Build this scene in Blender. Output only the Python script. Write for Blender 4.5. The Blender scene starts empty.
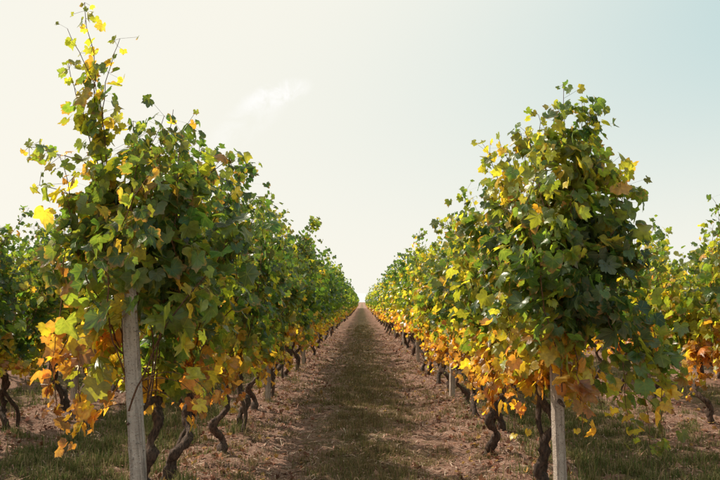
import bpy, math, numpy as np
from mathutils import Vector, Matrix
R=np.random.default_rng(11)
scene=bpy.context.scene
col=scene.collection
SP=1.2   # half alley width
H=1.3

# ------------------------------------------------------------ helpers
def norm(a):
    return a/np.maximum(np.linalg.norm(a,axis=-1,keepdims=True),1e-9)

def snoise(x,y,seed=0,f=1.0):
    r=np.random.default_rng(seed); s=0
    for i in range(9):
        a=r.uniform(0,2*math.pi); k=f*r.uniform(.6,2.2); p=r.uniform(0,6.28)
        s=s+np.sin((x*math.cos(a)+y*math.sin(a))*k+p)
    return s/3.0

def ground_h(x,y):
    h=.018*snoise(x,y,3,2.2)+.010*snoise(x,y,4,8)
    pp=np.abs((x+SP)%(2*SP)-SP)          # 0 alley centre .. 1.2 under vines
    h=h+.05*np.clip((pp-.75)/.45,0,1)**1.5 - .02*np.exp(-((pp-.62)/.18)**2)
    return h*np.clip((90-np.hypot(x,y))/60,0,1)

class MB:
    def __init__(s): s.v=[];s.f=[];s.m=[];s.c=[];s.l=[];s.n=0
    def add(s,v,f,mat,c,l=None):
        v=np.asarray(v,float).reshape(-1,3); f=np.asarray(f,int).reshape(-1,3)
        s.v.append(v); s.f.append(f+s.n); s.m.append(np.full(len(f),mat))
        c=np.asarray(c,float)
        if c.ndim==1: c=np.tile(c,(len(v),1))
        s.c.append(c)
        s.l.append(np.zeros((len(v),3)) if l is None else l)
        s.n+=len(v)
    def mesh(s,name,mats,smooth=True):
        v=np.concatenate(s.v);f=np.concatenate(s.f);m=np.concatenate(s.m)
        c=np.concatenate(s.c);l=np.concatenate(s.l)
        me=bpy.data.meshes.new(name)
        me.vertices.add(len(v)); me.vertices.foreach_set("co",v.astype(np.float32).ravel())
        me.loops.add(len(f)*3); me.loops.foreach_set("vertex_index",f.astype(np.int32).ravel())
        me.polygons.add(len(f))
        me.polygons.foreach_set("loop_start",(np.arange(len(f))*3).astype(np.int32))
        me.polygons.foreach_set("loop_total",np.full(len(f),3,np.int32))
        for x in mats: me.materials.append(x)
        me.polygons.foreach_set("material_index",m.astype(np.int32))
        me.polygons.foreach_set("use_smooth",np.full(len(f),smooth))
        a=me.attributes.new("Col",'FLOAT_COLOR','POINT')
        a.data.foreach_set("color",np.concatenate([c,np.ones((len(c),1))],1).astype(np.float32).ravel())
        a=me.attributes.new("luv",'FLOAT_VECTOR','POINT')
        a.data.foreach_set("vector",l.astype(np.float32).ravel())
        me.update(calc_edges=True); me.validate()
        return me

def obj(name,me,loc=(0,0,0),rz=0,sc=(1,1,1)):
    o=bpy.data.objects.new(name,me); o.location=loc; o.rotation_euler=(0,0,rz); o.scale=sc
    col.objects.link(o); return o

def tube(mb,pts,rad,sides,mat,c,rough=0):
    pts=np.asarray(pts,float); n=len(pts); rad=np.broadcast_to(rad,(n,))
    t=norm(np.gradient(pts,axis=0))
    ref=np.array([1.,0,0]) if abs(t[:,0]).mean()<.8 else np.array([0,0,1.])
    u=norm(np.cross(t,ref)); w=np.cross(t,u)
    a=np.arange(sides)/sides*2*math.pi
    rr=rad[:,None]*(1+rough*R.normal(size=(n,sides)))
    v=pts[:,None,:]+rr[...,None]*(np.cos(a)[None,:,None]*u[:,None,:]+np.sin(a)[None,:,None]*w[:,None,:])
    f=[]
    for i in range(n-1):
        for j in range(sides):
            k=(j+1)%sides
            f+= [(i*sides+j,i*sides+k,(i+1)*sides+k),(i*sides+j,(i+1)*sides+k,(i+1)*sides+j)]
    vv=np.concatenate([v.reshape(-1,3),pts[-1:]+t[-1:]*rad[-1]*.5]); e=n*sides
    for j in range(sides): f.append(((n-1)*sides+j,(n-1)*sides+(j+1)%sides,e))
    mb.add(vv,f,mat,c)

# ------------------------------------------------------------ materials
def newmat(name):
    m=bpy.data.materials.new(name); m.use_nodes=True; nt=m.node_tree; nt.nodes.clear()
    out=nt.nodes.new("ShaderNodeOutputMaterial"); return m,nt,out
def N(nt,t,**k):
    n=nt.nodes.new(t)
    for a,b in k.items(): setattr(n,a,b)
    return n
def math_(nt,op,a,b=None,c=None,clamp=False):
    n=N(nt,"ShaderNodeMath",operation=op,use_clamp=clamp)
    for i,x in enumerate((a,b,c)):
        if x is None: continue
        if isinstance(x,(int,float)): n.inputs[i].default_value=x
        else: nt.links.new(x,n.inputs[i])
    return n.outputs[0]
def mixc(nt,f,a,b,mode='MIX'):
    n=N(nt,"ShaderNodeMix",data_type='RGBA',blend_type=mode)
    for i,x in ((0,f),(6,a),(7,b)):
        if isinstance(x,(int,float)): n.inputs[i].default_value=x
        elif isinstance(x,tuple): n.inputs[i].default_value=(*x,1)
        else: nt.links.new(x,n.inputs[i])
    return n.outputs[2]
def sstep(nt,x,a,b):
    n=N(nt,"ShaderNodeMapRange",interpolation_type='SMOOTHSTEP')
    nt.links.new(x,n.inputs[0]); n.inputs[1].default_value=a; n.inputs[2].default_value=b
    return n.outputs[0]
def noise(nt,vec,scale,detail=4,rough=.6,dist=0):
    n=N(nt,"ShaderNodeTexNoise"); n.inputs["Scale"].default_value=scale
    n.inputs["Detail"].default_value=detail; n.inputs["Roughness"].default_value=rough
    n.inputs["Distortion"].default_value=dist
    if vec is not None: nt.links.new(vec,n.inputs["Vector"])
    return n.outputs["Fac"]

def leaf_material(simple_=False):
    m,nt,out=newmat("vine_leaf_simple" if simple_ else "vine_leaf"); L=nt.links
    at=N(nt,"ShaderNodeAttribute",attribute_name="Col")
    geo=N(nt,"ShaderNodeNewGeometry")
    p=N(nt,"ShaderNodeBsdfPrincipled")
    p.inputs["Roughness"].default_value=.34
    p.inputs["Specular IOR Level"].default_value=.65
    if not simple_:
        lu=N(nt,"ShaderNodeAttribute",attribute_name="luv")
        sx=N(nt,"ShaderNodeSeparateXYZ"); L.new(lu.outputs["Vector"],sx.inputs[0])
        x,y,rnd=sx.outputs
        r=math_(nt,'SQRT',math_(nt,'ADD',math_(nt,'MULTIPLY',x,x),math_(nt,'MULTIPLY',y,y)))
        ang=math_(nt,'ARCTAN2',x,y)
        pp=math_(nt,'PINGPONG',ang,.48)
        d=math_(nt,'MULTIPLY',pp,r)
        vein=math_(nt,'SUBTRACT',1.0,sstep(nt,d,.008,.035))
        n1=noise(nt,geo.outputs["Position"],38,2)
        e=math_(nt,'ADD',r,math_(nt,'MULTIPLY',n1,.55))
        edge=math_(nt,'MULTIPLY',sstep(nt,e,.80,1.15),sstep(nt,rnd,.5,.95))
        c=mixc(nt,edge,at.outputs["Color"],mixc(nt,rnd,(.42,.30,.06),(.24,.12,.05)))
        v=N(nt,"ShaderNodeMapRange"); L.new(n1,v.inputs[0]); v.inputs[1].default_value=.3;v.inputs[2].default_value=.7
        v.inputs[3].default_value=.72; v.inputs[4].default_value=1.28
        cc=N(nt,"ShaderNodeVectorMath",operation='SCALE'); L.new(c,cc.inputs[0]); L.new(v.outputs[0],cc.inputs[3])
        c=mixc(nt,math_(nt,'MULTIPLY',vein,.35),cc.outputs[0],(.26,.28,.09))
        bp=N(nt,"ShaderNodeBump"); bp.inputs["Strength"].default_value=.6; bp.inputs["Distance"].default_value=.004
        L.new(math_(nt,'ADD',math_(nt,'MULTIPLY',vein,-.6),n1),bp.inputs["Height"])
        L.new(bp.outputs[0],p.inputs["Normal"])
    else: c=at.outputs["Color"]
    cb=mixc(nt,geo.outputs["Backfacing"],c,mixc(nt,.45,c,(.26,.29,.18)))
    L.new(cb,p.inputs["Base Color"])
    tr=N(nt,"ShaderNodeBsdfTranslucent")
    tc=mixc(nt,1.0,c,(3.4,2.9,.95),'MULTIPLY'); L.new(tc,tr.inputs[0])
    mx=N(nt,"ShaderNodeMixShader"); mx.inputs[0].default_value=.5
    L.new(p.outputs[0],mx.inputs[1]); L.new(tr.outputs[0],mx.inputs[2]); L.new(mx.outputs[0],out.inputs[0])
    return m

def bark_material(name="vine_bark",scale=40):
    m,nt,out=newmat(name); L=nt.links
    at=N(nt,"ShaderNodeAttribute",attribute_name="Col"); tc=N(nt,"ShaderNodeTexCoord")
    mp=N(nt,"ShaderNodeMapping"); mp.inputs["Scale"].default_value=(1,1,.25); L.new(tc.outputs["Object"],mp.inputs[0])
    n=noise(nt,mp.outputs[0],scale*2,4,.7)
    c=mixc(nt,sstep(nt,n,.35,.7),mixc(nt,1.0,at.outputs["Color"],(.4,.37,.35),'MULTIPLY'),mixc(nt,1.0,at.outputs["Color"],(1.7,1.6,1.5),'MULTIPLY'))
    p=N(nt,"ShaderNodeBsdfPrincipled"); L.new(c,p.inputs["Base Color"]); p.inputs["Roughness"].default_value=.85
    bp=N(nt,"ShaderNodeBump"); bp.inputs["Strength"].default_value=1; bp.inputs["Distance"].default_value=.016
    L.new(n,bp.inputs["Height"]); L.new(bp.outputs[0],p.inputs["Normal"]); L.new(p.outputs[0],out.inputs[0])
    return m

def blade_material(name,trans=.3):
    m,nt,out=newmat(name); L=nt.links
    at=N(nt,"ShaderNodeAttribute",attribute_name="Col")
    d=N(nt,"ShaderNodeBsdfDiffuse"); L.new(at.outputs["Color"],d.inputs[0])
    if trans>0:
        t=N(nt,"ShaderNodeBsdfTranslucent"); mx=N(nt,"ShaderNodeMixShader")
        L.new(at.outputs["Color"],t.inputs[0]); mx.inputs[0].default_value=trans
        L.new(d.outputs[0],mx.inputs[1]);L.new(t.outputs[0],mx.inputs[2]);L.new(mx.outputs[0],out.inputs[0])
    else: L.new(d.outputs[0],out.inputs[0])
    return m

def ground_material():
    m,nt,out=newmat("vineyard_soil"); L=nt.links
    geo=N(nt,"ShaderNodeNewGeometry"); P=geo.outputs["Position"]
    sx=N(nt,"ShaderNodeSeparateXYZ"); L.new(P,sx.inputs[0])
    pp=math_(nt,'PINGPONG',sx.outputs[0],SP)
    big=noise(nt,P,1.1,3); mid=noise(nt,P,7,4,.65); fine=noise(nt,P,45,4,.7); vf=noise(nt,P,160,2,.7)
    soil=mixc(nt,sstep(nt,mid,.35,.65),(.29,.155,.112),(.45,.275,.21))
    soil=mixc(nt,math_(nt,'MULTIPLY',sstep(nt,big,.40,.62),.5),soil,(.25,.132,.095))
    soil=mixc(nt,sstep(nt,fine,.48,.72),soil,(.60,.43,.34))
    soil=mixc(nt,math_(nt,'MULTIPLY',sstep(nt,vf,.48,.34),.85),soil,(.10,.055,.042))
    gr=mixc(nt,sstep(nt,fine,.4,.62),(.16,.115,.062),(.32,.235,.135))
    gr=mixc(nt,math_(nt,'MULTIPLY',sstep(nt,big,.40,.60),.6),gr,(.125,.12,.048))
    g=math_(nt,'ADD',pp,math_(nt,'MULTIPLY',math_(nt,'SUBTRACT',mid,.5),1.5))
    g=math_(nt,'ADD',g,math_(nt,'MULTIPLY',math_(nt,'SUBTRACT',big,.5),1.3))
    mask=math_(nt,'SUBTRACT',1.0,sstep(nt,g,.24,.60))
    c=mixc(nt,math_(nt,'MULTIPLY',mask,.8),soil,gr)
    p=N(nt,"ShaderNodeBsdfPrincipled"); L.new(c,p.inputs["Base Color"]); p.inputs["Roughness"].default_value=.95
    p.inputs["Specular IOR Level"].default_value=.1
    bp=N(nt,"ShaderNodeBump"); bp.inputs["Strength"].default_value=1; bp.inputs["Distance"].default_value=.03
    L.new(math_(nt,'ADD',math_(nt,'MULTIPLY',mid,1.4),math_(nt,'ADD',fine,math_(nt,'MULTIPLY',vf,.5))),bp.inputs["Height"])
    L.new(bp.outputs[0],p.inputs["Normal"]); L.new(p.outputs[0],out.inputs[0])
    return m

def concrete_material():
    m,nt,out=newmat("post_concrete"); L=nt.links
    tc=N(nt,"ShaderNodeTexCoord"); n=noise(nt,tc.outputs["Object"],9,6,.7); f=noise(nt,tc.outputs["Object"],90,3,.7)
    mp=N(nt,"ShaderNodeMapping"); mp.inputs["Scale"].default_value=(30,30,1.5); L.new(tc.outputs["Object"],mp.inputs[0])
    st=noise(nt,mp.outputs[0],1,4)
    c=mixc(nt,sstep(nt,n,.35,.7),(.56,.47,.40),(.40,.32,.27)); c=mixc(nt,sstep(nt,st,.48,.7),c,(.20,.16,.13))
    c=mixc(nt,sstep(nt,f,.55,.70),c,(.14,.11,.09))
    p=N(nt,"ShaderNodeBsdfPrincipled"); L.new(c,p.inputs["Base Color"]); p.inputs["Roughness"].default_value=.9
    bp=N(nt,"ShaderNodeBump"); bp.inputs["Strength"].default_value=1; bp.inputs["Distance"].default_value=.010
    L.new(math_(nt,'ADD',f,n),bp.inputs["Height"]); L.new(bp.outputs[0],p.inputs["Normal"]); L.new(p.outputs[0],out.inputs[0])
    return m
def simple(name,c,rough=.6,metal=0):
    m,nt,out=newmat(name); p=N(nt,"ShaderNodeBsdfPrincipled")
    tc=N(nt,"ShaderNodeTexCoord"); n=noise(nt,tc.outputs["Object"],12,3)
    nt.links.new(mixc(nt,n,tuple(x*.8 for x in c),tuple(min(1,x*1.15) for x in c)),p.inputs["Base Color"])
    p.inputs["Roughness"].default_value=rough;p.inputs["Metallic"].default_value=metal
    nt.links.new(p.outputs[0],out.inputs[0]); return m

LEAF=leaf_material(); LEAFS=leaf_material(True); BARK=bark_material(); CANE=bark_material("vine_cane",90)

# ------------------------------------------------------------ leaves
def tmpl(lod):
    if lod==0:
        half=[(9,.86),(15,.84),(22,.80),(29,.68),(38,.80),(47,.86),(55,.95),(63,.84),(73,.74),(83,.68),(94,.76),(106,.73),(118,.76),(134,.66),(154,.50)]
        tip=(0,1.04); bot=(180,.06)
    elif lod==1:
        half=[(16,.82),(29,.68),(54,.92),(82,.68),(112,.76),(150,.5)]; tip=(0,1.0); bot=(180,.08)
    else:
        half=[(40,.80),(95,.72),(150,.5)]; tip=(0,1.); bot=None
    pts=[tip]+half+([bot] if bot else [])+[(-a,r) for a,r in reversed(half)]
    a=np.radians([p[0] for p in pts]); r=np.array([p[1] for p in pts])
    x=np.sin(a)*r*1.0; y=np.cos(a)*r
    xy=np.stack([x,y],1)
    xy=np.concatenate([[[0,.12]],xy]); n=len(pts)
    f=[(0,1+(i+1)%n,1+i) for i in range(n)]
    return xy,np.array(f)
TM={i:tmpl(i) for i in range(3)}

def add_leaves(mb,pos,nrm,tip,size,colr,lod,mat=2,curlmul=1):
    xy,f=TM[lod]; n=len(pos); k=len(xy)
    nrm=norm(nrm); tip=norm(tip-(tip*nrm).sum(1,keepdims=True)*nrm); X=np.cross(tip,nrm)
    wob=1+R.normal(0,.07,(n,k)) if lod<2 else 1.0
    x=xy[None,:,0]*R.uniform(.80,1.10,(n,1))*wob; y=xy[None,:,1]*np.ones((n,1))*wob
    x=x+R.normal(0,.12,(n,1))*y*y
    r2=x*x+y*y; th=np.arctan2(x,y)
    c1=R.normal(.25,.32,(n,1))*curlmul; c2=R.normal(-.24,.34,(n,1))*curlmul; c3=R.uniform(.02,.17,(n,1)); ph=R.uniform(0,6.28,(n,1))
    z=-c1*r2-c2*np.abs(x)+c3*np.sin(3*th+ph)*np.sqrt(r2)+.03*np.cos(th*6)*np.sqrt(r2)
    s=size[:,None]
    V=pos[:,None,:]+(x*s)[...,None]*X[:,None,:]+(y*s)[...,None]*tip[:,None,:]+(z*s)[...,None]*nrm[:,None,:]
    F=f[None]+(np.arange(n)*k)[:,None,None]
    rnd=R.random((n,1))*np.ones((1,k))
    l=np.stack([np.tile(xy[:,0],(n,1)),np.tile(xy[:,1],(n,1)),rnd],-1)
    mb.add(V.reshape(-1,3),F.reshape(-1,3),mat,np.repeat(colr,k,0),l.reshape(-1,3))

PAL=np.array([[.038,.080,.028],[.062,.122,.032],[.115,.168,.036],[.25,.275,.045],[.50,.39,.06],[.45,.25,.06],[.29,.145,.06],[.17,.095,.055]])
def leaf_colors(t):
    n=len(t); tt=np.clip(t,0,1)*6.6
    i=np.clip(tt.astype(int),0,6); fr=(tt-i)[:,None]
    c=PAL[i]*(1-fr)+PAL[i+1]*fr
    return c*R.uniform(.68,1.35,(n,1))*(1+R.normal(0,.07,(n,3)))

def walk(p0,d0,n,step,jit,grav,gstart=0.0):
    p=[np.array(p0,float)]; d=np.array(d0,float)
    for i in range(n):
        d=d+R.normal(0,jit,3); 
        g=grav if i/n>=gstart else 0
        d[2]-=g; d=d/np.linalg.norm(d); p.append(p[-1]+d*step)
    return np.array(p)

def resample(poly,step=.05,jit=.012):
    poly=np.array(poly,float); s=np.r_[0,np.cumsum(np.linalg.norm(np.diff(poly,axis=0),axis=1))]
    n=max(3,int(s[-1]/step)); q=np.linspace(0,s[-1],n)
    o=np.stack([np.interp(q,s,poly[:,i]) for i in range(3)],1)
    return o+np.cumsum(R.normal(0,jit,(n,3)),0)*.5

def make_vine(name,lod,ztop,autumn,warm_low=1.0,extra=None,ncane=14,half=.55,xw=.2,dense=1.0,zc=.68,lean=None,clear=None,lowden=1.0,topyel=0.0,hero=False):
    mb=MB(); canes=[]
    bx,by=(R.normal(0,.09),R.uniform(-.38,.38)) if lean is None else lean
    kn=34 if lod==0 else (14 if lod==1 else 5)
    q=np.linspace(0,1,kn)
    w=np.sin(q*math.pi)
    tr=np.stack([bx*(1-q)**1.2+w*(.05*np.sin(q*8+R.uniform(0,6))+.025*np.sin(q*19+R.uniform(0,6))),
                 by*(1-q)**.8+w*(.075*np.sin(q*7+R.uniform(0,6))+.025*np.sin(q*17+R.uniform(0,6))), -.06+q*(zc+.06)],1)
    rad=.034-.010*q+.015*np.exp(-(q/.1)**2)+.016*np.exp(-((q-1)/.1)**2)+.006*np.sin(q*23+R.uniform(0,6))+.005*np.sin(q*47+R.uniform(0,6))
    bc=np.array([.095,.062,.048])*R.uniform(.8,1.25)
    tube(mb,tr,rad,10 if lod==0 else 5,0,bc,.17)
    top=tr[-1]
    for sgn in (-1,1):
        m=12 if lod==0 else 5; q=np.linspace(0,1,m)
        arm=np.stack([top[0]+.03*q*np.sin(q*5+R.uniform(0,6)),top[1]+(sgn*half*.95-top[1])*q,top[2]-.01+.08*np.sin(q*4+R.uniform(0,2))*q],1)
        arm[0]=top
        tube(mb,arm,.021-.011*q+.003*np.sin(q*30),7 if lod==0 else 4,0,bc,.15)
    if lod==0 and R.random()<.7:
        q=np.linspace(0,1,18); b2=(bx+R.normal(0,.04),by+R.choice([-1,1])*R.uniform(.08,.2)); w=np.sin(q*math.pi)
        t2=np.stack([b2[0]*(1-q)+top[0]*q+.04*w*np.sin(q*6),b2[1]*(1-q)+top[1]*q+.06*w*np.sin(q*6+1),-.05+q*(zc+.03)],1)
        tube(mb,t2,.023-.007*q,7,0,bc,.15)
    for i in range(ncane):
        y0=-half+(i+R.uniform(.0,1.))/ncane*2*half; zt=ztop+R.normal(-.06,.15)+(.30 if R.random()<.13 else 0)
        n=max(8,int((zt-zc)/.062)); k=R.random()
        side=R.choice([-1,1])
        if k<.62: c=walk((R.normal(0,.03),y0,zc),(side*R.uniform(0,.35),R.normal(0,.12),1),n,.065,.10,0)
        elif k<.86: c=walk((R.normal(0,.03),y0,zc),(side*R.uniform(.1,.45),R.normal(0,.15),1),n+4,.065,.09,.17,.62)
        else: c=walk((R.normal(0,.03),y0,zc),(side*R.uniform(.3,.8),R.normal(0,.3),1),12,.06,.1,.24,.1)
        c[:,0]=np.tanh(c[:,0]/(xw*2.2))*xw*2.2
        canes.append((c,1.0,0.0,0))
    nd=int(round((9 if lod==0 else 7 if lod==1 else 5)*lowden))
    for i in range(nd):          # short drooping basal shoots carrying the autumn leaves
        y0=R.uniform(-half,half); side=R.choice([-1,1])
        c=walk((0,y0,zc+R.uniform(0,.15)),(side*R.uniform(.5,1),R.normal(0,.5),R.uniform(.1,.9)),int(R.integers(7,13)),.045,.14,R.uniform(.18,.34))
        c[:,2]=np.maximum(c[:,2],.30); c[:,0]=np.clip(c[:,0],-.42,.42)
        canes.append((c,1.0,.14,1))
    for e in (extra or []):
        canes.append((resample(e[0],.045),e[1],e[2],0))
    P=[];S=[];A=[];PN=[];LB=[]
    for c,sz,ad,lowc in canes:
        n=len(c); q=np.linspace(0,1,n); st=1 if lod==0 else 3
        if lod<2: tube(mb,c[::st],np.interp(np.linspace(0,1,len(c[::st])),[0,1],[.0050 if not lowc else .0032,.0016]),4 if lod==0 else 3,1,np.array([.22,.11,.06])*R.uniform(.8,1.3))
        per=dense*(4.3 if lod==0 else 2.6 if lod==1 else .96)
        if sz<.99: per=dense*2.0
        if lowc: per=1.7 if lod==0 else 1.4 if lod==1 else .6
        m=int(n*per); idx=R.integers(1 if (sz>=.99 and not lowc) else 0,n,m)
        if sz>=.99 and not lowc:
            ok=R.random(m)<np.clip(1.5-q[idx]*.7,0,1); idx=idx[ok]; m=len(idx)
        base=c[idx]
        off=R.normal(0,1,(m,3))*np.array([.085,.075,.055])
        if sz<.99 or lowc: off*=.5
        else: off*=(1-.35*q[idx]**2)[:,None]
        P.append(base+off); PN.append(base); LB.append(np.full(m,lowc))
        S.append((.072-.036*q[idx]**3)*R.uniform(.55,1.30,m)*(.92 if lowc else sz if sz>.99 else sz*1.1)); A.append(np.full(m,ad))
    P=np.concatenate(P);S=np.concatenate(S);A=np.concatenate(A);PN=np.concatenate(PN);LB=np.concatenate(LB)>0
    keep=(R.random(len(P))<np.clip(.55+(P[:,2]-.7)*1.1,.55,1))|LB
    gap=snoise(P[:,1]+P[:,0]*.7,P[:,2]*.8,int(R.integers(1000)),7.0)
    keep&=(R.random(len(P))<np.clip(.88+gap*(.42 if not hero else .28),.2,1))|LB
    if clear is not None:
        x0,x1,ymax,zmax=clear
        keep&=~((P[:,0]>x0)&(P[:,0]<x1)&(P[:,1]<ymax)&(P[:,2]<zmax))
    P=P[keep];S=S[keep];A=A[keep];PN=PN[keep]
    m=len(P); sc={0:1.0,1:1.25,2:1.95}[lod]; S=S*sc
    side=np.sign(P[:,0]+R.normal(0,.10,m))
    nrm=np.stack([side*R.uniform(.1,1.1,m),R.normal(-.15,.65,m),R.uniform(-.05,1.0,m)],1)+R.normal(0,.32,(m,3))
    tip=np.stack([side*R.uniform(0,.6,m),R.normal(0,.5,m),-R.uniform(.2,1.0,m)],1)
    z=P[:,2]
    t=.06+autumn+A+.44*np.clip((1.22-z)/.60,0,1)*warm_low*R.uniform(.35,1.5,m)
    t=t+(.10 if hero else .15)*snoise(P[:,1]+7*autumn,z,int(ztop*37+len(P))%91,4.0)+R.normal(0,.105,m)
    yl=R.random(m)<(.10+autumn*.4+topyel*np.clip((z-1.5)/.5,0,1)); t=np.where(yl,t+R.uniform(.15,.48,m),t)
    t=np.where((t>.60)&(z>1.15)&(R.random(m)<.7),R.uniform(.3,.55,m),t)
    add_leaves(mb,P,nrm,tip,S,leaf_colors(t),lod)
    if lod==0:
        r=.0013
        tri=np.array([[1,0,0],[-.5,.87,0],[-.5,-.87,.3]])*r
        V=np.concatenate([PN[:,None,:]+tri[None],P[:,None,:]+tri[None]],1)
        f=[]
        for j in range(3):
            k=(j+1)%3; f+=[(j,k,3+k),(j,3+k,3+j)]
        F=np.array(f)[None]+(np.arange(m)*6)[:,None,None]
        mb.add(V.reshape(-1,3),F.reshape(-1,3),1,np.array([.30,.15,.07]))
    return mb.mesh(name,[BARK,CANE,LEAF if lod==0 else LEAFS])

GA,YA=.065,.185
G0=[make_vine("grapevine_green_%d"%i,0,2.34,GA) for i in range(6)]
Y0=[make_vine("grapevine_yellow_%d"%i,0,2.12,YA) for i in range(6)]
G1=[make_vine("grapevine_green_mid_%d"%i,1,2.34,GA) for i in range(6)]
Y1=[make_vine("grapevine_yellow_mid_%d"%i,1,2.12,YA) for i in range(6)]
G2=[make_vine("grapevine_green_far_%d"%i,2,2.34,GA) for i in range(4)]
Y2=[make_vine("grapevine_yellow_far_%d"%i,2,2.12,YA) for i in range(4)]

# ---- vines at the row ends (coordinates local to the vine foot)
LY=4.15; LX=-SP
def Lc(pts): return [(x-LX,y-LY,z) for x,y,z in pts]
left_extra=[
 (Lc([(-1.30,3.95,1.5),(-1.42,3.85,2.05),(-1.46,3.82,2.45),(-1.52,3.8,2.90)]),.82,.22),
 (Lc([(-1.30,3.95,1.5),(-1.40,3.85,2.05),(-1.42,3.82,2.45),(-1.58,3.8,2.74)]),.80,.24),
 (Lc([(-1.35,3.95,1.6),(-1.46,3.85,2.1),(-1.40,3.80,2.45),(-1.34,3.8,2.68)]),.8,.22),
 (Lc([(-1.35,3.95,1.6),(-1.5,3.85,2.1),(-1.55,3.80,2.35),(-1.66,3.8,2.58)]),.8,.22),
 (Lc([(-1.3,3.9,1.7),(-1.55,3.82,2.0),(-1.86,3.8,2.06)]),.85,.30),
 (Lc([(-1.3,3.9,1.6),(-1.55,3.82,1.85),(-1.74,3.8,1.9)]),.95,.12),
 (Lc([(-1.15,3.95,1.6),(-1.10,3.9,2.05),(-1.05,3.88,2.34)]),.85,.12),
 (Lc([(-1.2,3.9,1.3),(-1.45,3.8,1.7),(-1.60,3.75,1.55),(-1.62,3.72,1.1),(-1.70,3.7,.58)]),.8,.38),
 (Lc([(-1.25,3.9,.9),(-1.5,3.75,1.15),(-1.62,3.7,.9),(-1.6,3.7,.45)]),.8,.38),
 (Lc([(-1.25,3.9,.9),(-1.42,3.75,1.1),(-1.50,3.7,.9),(-1.46,3.7,.6)]),.8,.38),
 (Lc([(-1.3,3.85,1.0),(-1.38,3.7,1.4),(-1.45,3.65,2.0)]),1.0,.03),
 (Lc([(-1.2,3.8,1.2),(-1.2,3.65,1.5),(-1.2,3.65,2.15)]),1.0,.0),
 (Lc([(-1.3,3.8,1.0),(-1.45,3.72,1.4),(-1.55,3.7,2.02)]),1.0,.05),
 (Lc([(-1.0,3.95,1.2),(-1.02,3.75,1.6),(-1.0,3.75,2.15)]),1.0,.0),
 (Lc([(-1.1,4.1,1.2),(-1.05,4.0,1.8),(-.98,4.0,2.28)]),1.0,.0),
 (Lc([(-1.2,4.0,1.2),(-1.3,3.9,1.8),(-1.34,3.88,2.26)]),1.0,.05),
]
hl=make_vine("grapevine_left_end",0,2.24,.055,extra=left_extra,ncane=16,half=.5,xw=.22,dense=1.05,lean=(.02,-.15),clear=(-.14,.24,-.12,1.14),lowden=.8,topyel=.16,hero=True)
RY=4.75; RX=SP
def Rc(pts): return [(x-RX,y-RY,z) for x,y,z in pts]
right_extra=[
 (Rc([(1.25,4.5,1.4),(1.30,4.42,2.0),(1.33,4.42,2.54)]),1.0,.05),
 (Rc([(1.25,4.5,1.4),(1.28,4.42,2.0),(1.28,4.42,2.48)]),1.0,.05),
 (Rc([(1.22,4.5,1.4),(1.22,4.42,2.0),(1.20,4.42,2.44)]),1.0,.13),
 (Rc([(1.25,4.5,1.4),(1.36,4.42,2.0),(1.38,4.42,2.50)]),1.0,.0),
 (Rc([(1.25,4.5,1.4),(1.38,4.42,2.0),(1.44,4.42,2.44)]),1.0,.0),
 (Rc([(1.15,4.5,1.4),(1.02,4.42,1.95),(.90,4.42,2.24)]),1.0,.18),
 (Rc([(1.15,4.5,1.4),(.98,4.42,1.85),(.86,4.42,2.16)]),1.0,.18),
 (Rc([(1.15,4.5,1.4),(1.08,4.42,1.95),(1.04,4.42,2.34)]),1.0,.16),
 (Rc([(1.3,4.5,1.4),(1.45,4.42,2.0),(1.50,4.42,2.40)]),1.0,.0),
 (Rc([(1.3,4.5,1.6),(1.5,4.42,2.1),(1.66,4.40,1.9),(1.72,4.4,1.4)]),1.0,.0),
 (Rc([(1.3,4.5,1.4),(1.55,4.40,1.75),(1.74,4.38,1.5),(1.80,4.36,1.0)]),1.0,-.06),
 (Rc([(1.3,4.45,1.2),(1.55,4.32,1.5),(1.74,4.3,1.1),(1.80,4.3,.7)]),1.0,-.18),
 (Rc([(1.3,4.45,1.1),(1.45,4.28,1.25),(1.66,4.25,.9),(1.70,4.25,.36)]),1.0,-.25),
 (Rc([(1.3,4.45,1.1),(1.5,4.30,1.15),(1.76,4.28,.8),(1.74,4.27,.30)]),1.0,-.25),
 (Rc([(1.25,4.4,1.0),(1.4,4.26,1.3),(1.50,4.22,.95),(1.58,4.22,.38)]),1.0,-.2),
 (Rc([(1.2,4.4,.9),(1.3,4.28,1.4),(1.35,4.25,1.9)]),1.0,-.03),
 (Rc([(1.2,4.4,.9),(1.15,4.28,1.4),(1.1,4.27,1.95)]),1.0,.13),
 (Rc([(1.2,4.4,.9),(1.5,4.30,1.5),(1.58,4.25,1.95)]),1.0,-.06),
 (Rc([(1.2,4.4,1.2),(1.0,4.3,1.5),(.92,4.27,1.2),(.9,4.25,.9)]),1.0,.15),
 (Rc([(1.25,4.3,1.0),(1.28,4.2,.9),(1.27,4.18,.45)]),.95,.3),
]
hr=make_vine("grapevine_right_end",0,2.14,.10,extra=right_extra,ncane=14,half=.5,xw=.22,dense=1.0,lean=(.0,-.1),lowden=.8,hero=True,topyel=.12)
obj("grapevine",hl,(LX,LY,ground_h(LX,LY)))
obj("grapevine",hr,(RX,RY,ground_h(RX,RY)))
def plant_row(x,y0,y1,sets,near,mid,step=1.07,hvar=.05):
    y=y0; prev=-1
    while y<y1:
        d=math.hypot(x,y)
        s=sets[0] if d<near else sets[1] if d<mid else sets[2]
        i=int(R.integers(len(s)))
        if i==prev: i=(i+1)%len(s)
        prev=i
        flip=R.random()<.5
        obj("grapevine",s[i],(x+R.normal(0,.04),y+R.normal(0,.06),float(ground_h(x,y))),(math.pi if flip else 0)+R.normal(0,.06),(1,1,1+R.normal(0,hvar)))
        y+=step
plant_row(-SP,LY+1.0,150,(G0,G1,G2),12,34)
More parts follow.
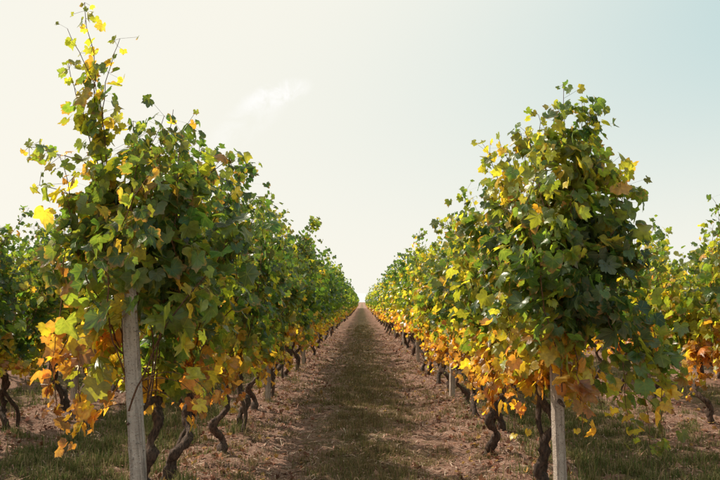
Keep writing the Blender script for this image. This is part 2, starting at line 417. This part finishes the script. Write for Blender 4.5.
plant_row( SP,RY+1.05,150,(Y0,Y1,Y2),12,34)
plant_row(-3*SP,3.9,110,(G0,G1,G2),9,22)
plant_row( 3*SP,4.2,110,(Y0,Y1,Y2),9,22)
for k in (5,7):
    plant_row(-k*SP,4.0,50,(G1,G1,G2),0,14); plant_row(k*SP,4.2,50,(Y1,Y1,Y2),0,14)

# ------------------------------------------------------------ posts & wires
CONC=concrete_material(); WIRE=simple("galvanised_wire",(.22,.21,.2),.5,.8)
import bmesh
def post_mesh(name,w,h,seed):
    rr=np.random.default_rng(seed)
    bm=bmesh.new()
    bmesh.ops.create_cube(bm,size=1,matrix=Matrix.Diagonal((w,w*.9,h+.4,1)))
    for v in bm.verts:
        if v.co.z>0: v.co.x*=.88; v.co.y*=.88
        v.co.z+=(h+.4)/2-.4
    bmesh.ops.bevel(bm,geom=bm.edges[:],offset=.009,segments=2,affect='EDGES')
    long=[e for e in bm.edges if abs(e.verts[0].co.z-e.verts[1].co.z)>1]
    bmesh.ops.subdivide_edges(bm,edges=long,cuts=40,use_grid_fill=True)
    for v in bm.verts: v.co.x+=rr.normal(0,.0011); v.co.y+=rr.normal(0,.0011)
    for z in (.72,1.1,1.5,1.85):
        if z<h:
            bmesh.ops.create_cube(bm,size=1,matrix=Matrix.Translation((w*.5,0,z))@Matrix.Diagonal((.012,.02,.008,1)))
    me=bpy.data.meshes.new(name); bm.to_mesh(me); bm.free(); me.materials.append(CONC); return me
pe=post_mesh("end_post",.085,1.36,1); pr=post_mesh("end_post_b",.07,1.45,3); pi_=post_mesh("line_post",.07,1.75,2)
def post(me,x,y,rx=0,ry=0,rz=0):
    o=obj("vineyard_post",me,(x,y,float(ground_h(x,y)))); o.rotation_euler=(rx,ry,rz)
post(pe,-1.135,3.74,0,math.radians(-4.5),.2)
post(pr,1.205,4.36,0,math.radians(-1),.3)
for x in (-SP,SP):
    for k in range(1,26): post(pi_,x+R.normal(0,.02),(4.1 if x<0 else 4.7)+k*5.35-.5+.02*k,R.normal(0,.02),R.normal(0,.025),R.normal(0,.2))
for x in (-3*SP,3*SP,-5*SP,5*SP):
    for k in range(0,10): post(pi_,x+R.normal(0,.02),3.6+k*5.35,R.normal(0,.02),R.normal(0,.025),R.normal(0,.2))
for k in (-5,-3,-1,1,3,5):
    mb=MB(); y0=3.82 if k==-1 else 4.38 if k==1 else 3.65
    zs=(.72,1.1,1.5,1.72)
    for z in zs:
        ys=np.arange(y0,120,2.675); p=np.stack([k*SP+.045+0*ys,ys,z-.012*(np.arange(len(ys))%2)+ground_h(k*SP,0)],1)
        if abs(k)==1: p[0,2]=min(p[0,2],1.3)
        tube(mb,p,.0016,4,0,(1,1,1))
    obj("trellis_wire",mb.mesh("trellis_wire",[WIRE]))

# ------------------------------------------------------------ ground
def axis(dense_lo,dense_hi,step,far_lo,far_hi):
    a=list(np.arange(dense_lo,dense_hi,step)); s=step
    while a[-1]<far_hi: s*=1.22; a.append(a[-1]+s)
    s=step
    while a[0]>far_lo: s*=1.22; a.insert(0,a[0]-s)
    return np.array(a)
xs=axis(-7,7,.05,-6000,6000); ys=axis(2.5,17,.05,-3000,9000)
X,Y=np.meshgrid(xs,ys); Z=ground_h(X,Y)
near=(np.abs(X)<7.2)&(Y>2)&(Y<17.3)
Z=Z+np.where(near,R.normal(0,.004,X.shape)+.012*np.clip(snoise(X,Y,8,22),0,2),0)
nx,ny=len(xs),len(ys); idx=np.arange(nx*ny).reshape(ny,nx)
a=idx[:-1,:-1].ravel();b=idx[:-1,1:].ravel();c=idx[1:,1:].ravel();d=idx[1:,:-1].ravel()
mb=MB(); mb.add(np.stack([X,Y,Z],-1).reshape(-1,3),np.concatenate([np.stack([a,b,c],1),np.stack([a,c,d],1)]),0,(1,1,1))
obj("ground",mb.mesh("ground",[ground_material()]))

# ------------------------------------------------------------ grass
def blades(n,xf,yf,hmean,wid,pal,flat=.5):
    x=xf(n); y=yf(n); z=ground_h(x,y)
    h=hmean*R.gamma(4,.25,n); az=R.uniform(0,6.28,n); ln=R.uniform(.1,1,n)*flat
    dirx,diry=np.cos(az),np.sin(az); w=wid*R.uniform(.6,1.4,n)
    px,py=-diry*w,dirx*w
    b=np.stack([x,y,z-.004],1)
    mid=b+np.stack([dirx*h*ln*.35,diry*h*ln*.35,h*.6*np.sqrt(1-.5*ln**2)],1)
    tipp=b+np.stack([dirx*h*ln*1.1,diry*h*ln*1.1,h*(1-.6*ln)],1)
    P=np.stack([px,py,0*px],1)
    V=np.stack([b-P,b+P,mid-P*.7,mid+P*.7,tipp],1)
    F=np.array([[0,1,3],[0,3,2],[2,3,4]])[None]+(np.arange(n)*5)[:,None,None]
    c=pal[R.integers(len(pal),size=n)]*R.uniform(.7,1.3,(n,1))
    return V.reshape(-1,3),F.reshape(-1,3),np.repeat(c,5,0)
GP=np.array([[.14,.15,.05],[.18,.175,.065],[.27,.215,.095],[.38,.28,.16],[.30,.20,.12],[.20,.135,.08]])
GG=np.array([[.12,.16,.055],[.15,.18,.06],[.20,.205,.075],[.28,.24,.11],[.38,.29,.17]])
def clump(xc,sx,ylo,yhi,nc,p=1.6,cs=.05):
    cx=R.normal(xc,sx,nc); cy=ylo+(yhi-ylo)*R.random(nc)**p
    st={}
    def xf(n):
        k=R.integers(nc,size=n); st['k']=k; return cx[k]+R.normal(0,cs,n)
    def yf(n): return cy[st['k']]+R.normal(0,cs,n)
    return xf,yf
mb=MB()
def addb(*a,**k):
    v,f,c=blades(*a,**k); mb.add(v,f,0,c)
addb(45000,*clump(.05,.33,3.5,14,380,1.6,.055),.048,.0022,GP,.8)
addb(20000,*clump(.0,.36,9,40,900),.05,.004,GP,.8)
addb(9000,*clump(-.95,.32,3.5,16,120),.05,.0025,GP,.8)
addb(9000,*clump(.95,.32,3.5,16,120),.05,.0025,GP,.8)
for s in (-1,1):
    addb(50000,*clump(s*2.4,.46,3.5,13,520,1.3),.06,.003,GG,.8)
    addb(13000,*clump(s*2.4,.45,11,40,600,1.3),.075,.006,GG,.75)
    addb(8000,*clump(s*4.8,.5,4,25,400,1.3),.08,.006,GG,.75)
    addb(5000,*clump(s*1.75,.24,3.6,9,50,1.3),.09,.003,GG,.7)
GRM=blade_material("grass_blade",.3)
obj("grass",mb.mesh("grass",[GRM],False))

mb=MB()
n=60000
x=R.uniform(-3.6,3.6,n); y=3.4+22*R.random(n)**2.0; z=ground_h(x,y)+R.uniform(.004,.022,n)
az=R.uniform(0,6.28,n); L=R.gamma(3,.0065,n)*(1+y*.04); w=R.uniform(.0012,.0032,n)*(1+y*.08)
dx,dy=np.cos(az)*L,np.sin(az)*L; tz=R.normal(0,.2,n)*L; px,py=-np.sin(az)*w,np.cos(az)*w
b=np.stack([x,y,z],1); D=np.stack([dx,dy,tz],1); P=np.stack([px,py,0*px],1)
V=np.stack([b-D-P,b-D+P,b+D+P,b+D-P],1); F=np.array([[0,2,1],[0,3,2]])[None]+(np.arange(n)*4)[:,None,None]
SPAL=np.array([[.52,.37,.29],[.42,.27,.21],[.56,.43,.34],[.28,.16,.12],[.16,.09,.07],[.44,.25,.19]])
c=SPAL[R.integers(len(SPAL),size=n)]*R.uniform(.7,1.2,(n,1))
mb.add(V.reshape(-1,3),F.reshape(-1,3),0,np.repeat(c,4,0))
obj("straw_litter",mb.mesh("straw_litter",[blade_material("straw",0)],False))

mb=MB(); n=7000
pk=R.choice([-3,-1,1,3],n,p=[.2,.3,.3,.2])*SP; x=pk+R.normal(0,.40,n); y=3.4+26*R.random(n)**1.6
P=np.stack([x,y,ground_h(x,y)+.02],1)
nr=np.stack([R.normal(0,.5,n),R.normal(0,.5,n),np.ones(n)],1); tp=R.normal(0,1,(n,3))
FP=np.array([[.26,.12,.08],[.18,.08,.055],[.34,.17,.10],[.42,.26,.09],[.33,.17,.13],[.38,.25,.18]])
add_leaves(mb,P,nr,tp,R.uniform(.014,.040,n),FP[R.integers(len(FP),size=n)]*R.uniform(.7,1.2,(n,1)),1,mat=0,curlmul=2.2)
obj("fallen_leaves",mb.mesh("fallen_leaves",[blade_material("dead_leaf",.2)],True))

mb=MB(); n=5000
x=R.uniform(-4,4,n); y=3.4+16*R.random(n)**1.8; s=R.gamma(2.5,.003,n)
o=np.array([[1,0,0],[-1,0,0],[0,1,0],[0,-1,0],[0,0,1],[0,0,-1]],float)
V=np.stack([x,y,ground_h(x,y)+s*.3+.006],1)[:,None,:]+o[None]*s[:,None,None]*R.uniform(.6,1.4,(n,6,1))+R.normal(0,.15,(n,6,3))*s[:,None,None]
f=np.array([[0,2,4],[2,1,4],[1,3,4],[3,0,4],[2,0,5],[1,2,5],[3,1,5],[0,3,5]])
mb.add(V.reshape(-1,3),(f[None]+(np.arange(n)*6)[:,None,None]).reshape(-1,3),0,np.repeat(np.array([[.34,.20,.148]])*R.uniform(.6,1.3,(n,1)),6,0))
obj("soil_clods",mb.mesh("soil_clods",[blade_material("clod",.0)],False))

# ------------------------------------------------------------ distant hills
mb=MB(); xs=np.linspace(-5000,5000,160); 
rows=[]
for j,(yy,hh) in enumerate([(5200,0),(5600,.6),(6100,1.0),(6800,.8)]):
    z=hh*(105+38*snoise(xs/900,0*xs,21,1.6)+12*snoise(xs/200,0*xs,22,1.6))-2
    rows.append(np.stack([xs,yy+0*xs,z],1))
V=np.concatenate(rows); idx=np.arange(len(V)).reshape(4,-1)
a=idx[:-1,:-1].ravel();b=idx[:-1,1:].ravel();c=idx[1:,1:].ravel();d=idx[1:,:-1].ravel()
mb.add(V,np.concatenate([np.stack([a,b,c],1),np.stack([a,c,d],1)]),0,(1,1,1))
obj("hills",mb.mesh("hills",[simple("hazy_hills",(.54,.59,.61),1.0)]))  # aerial haze is painted into the pale blue-grey base colour

# ------------------------------------------------------------ light
az=math.radians(62); el=math.radians(46)
S=Vector((-math.sin(az)*math.cos(el),math.cos(az)*math.cos(el),math.sin(el)))
sd=bpy.data.lights.new("sun",'SUN'); sd.energy=5.0; sd.angle=math.radians(.55); sd.color=(1,.89,.72)
so=bpy.data.objects.new("sun",sd); so.rotation_euler=S.to_track_quat('Z','Y').to_euler(); so.location=(-10,10,15); col.objects.link(so)
w=bpy.data.worlds.new("World"); scene.world=w; w.use_nodes=True; nt=w.node_tree; nt.nodes.clear(); Lk=nt.links
out=N(nt,"ShaderNodeOutputWorld"); bg=N(nt,"ShaderNodeBackground"); bg.inputs[1].default_value=.1
sky=N(nt,"ShaderNodeTexSky",sky_type='NISHITA'); sky.sun_disc=False; sky.sun_elevation=el; sky.sun_rotation=-az
sky.dust_density=2.0; sky.air_density=1.0; sky.ozone_density=1.5
tc=N(nt,"ShaderNodeTexCoord"); dirv=tc.outputs["Generated"]
def dot(v):
    n=N(nt,"ShaderNodeVectorMath",operation='DOT_PRODUCT'); Lk.new(dirv,n.inputs[0]); n.inputs[1].default_value=v; return n.outputs["Value"]
D=dot(tuple(S)); E=dot((0,0,1))
fD=math_(nt,'MULTIPLY',sstep(nt,D,.0,.72),.94)
fE=math_(nt,'SUBTRACT',1.0,sstep(nt,E,.0,.42)); fE=math_(nt,'MULTIPLY',fE,.94)
f=math_(nt,'SUBTRACT',1.0,math_(nt,'MULTIPLY',math_(nt,'SUBTRACT',1.0,fD),math_(nt,'SUBTRACT',1.0,fE)))
c1=mixc(nt,.80,sky.outputs[0],(4.6,7.3,7.5))
c2=mixc(nt,f,c1,(9.7,9.35,8.35))
def wisp(c,ax,bx,amt,cin,sc=9):
    v=Vector(c).normalized(); r=Vector((v.y,-v.x,0)).normalized(); u=r.cross(v).normalized()
    ra=(r*math.cos(ax)+u*math.sin(ax)); ub=(u*math.cos(ax)-r*math.sin(ax))
    a=math_(nt,'DIVIDE',dot(tuple(ra)),bx[0]); b=math_(nt,'DIVIDE',dot(tuple(ub)),bx[1])
    a=math_(nt,'SUBTRACT',a,v.dot(ra)/bx[0]); b=math_(nt,'SUBTRACT',b,v.dot(ub)/bx[1])
    g=math_(nt,'ADD',math_(nt,'MULTIPLY',a,a),math_(nt,'MULTIPLY',b,b))
    front=sstep(nt,dot(tuple(v)),.5,.8)
    g=math_(nt,'MULTIPLY',math_(nt,'SUBTRACT',1.0,sstep(nt,g,.0,1.0)),front)
    nn=noise(nt,dirv,sc,6,.65,.8)
    g=math_(nt,'MULTIPLY',g,sstep(nt,nn,.34,.66))
    return mixc(nt,math_(nt,'MULTIPLY',g,amt),cin,(10.2,10.1,9.8))
c3=wisp((-.128,1,.300),.35,(.062,.022),1.0,c2,34)
c3=wisp((-.17,1,.26),.7,(.10,.03),.35,c3,22)
Lk.new(c3,bg.inputs[0]); Lk.new(bg.outputs[0],out.inputs[0])

# ------------------------------------------------------------ camera
cd=bpy.data.cameras.new("camera"); cd.lens=35; cd.sensor_width=36; cd.clip_end=20000; cd.clip_start=.05
co=bpy.data.objects.new("camera",cd); co.location=(0,0,H); co.rotation_euler=(math.radians(90+5.07),0,math.radians(.16)); col.objects.link(co)
scene.camera=co
scene.view_settings.view_transform='Standard'; scene.view_settings.look='None'; scene.view_settings.exposure=0
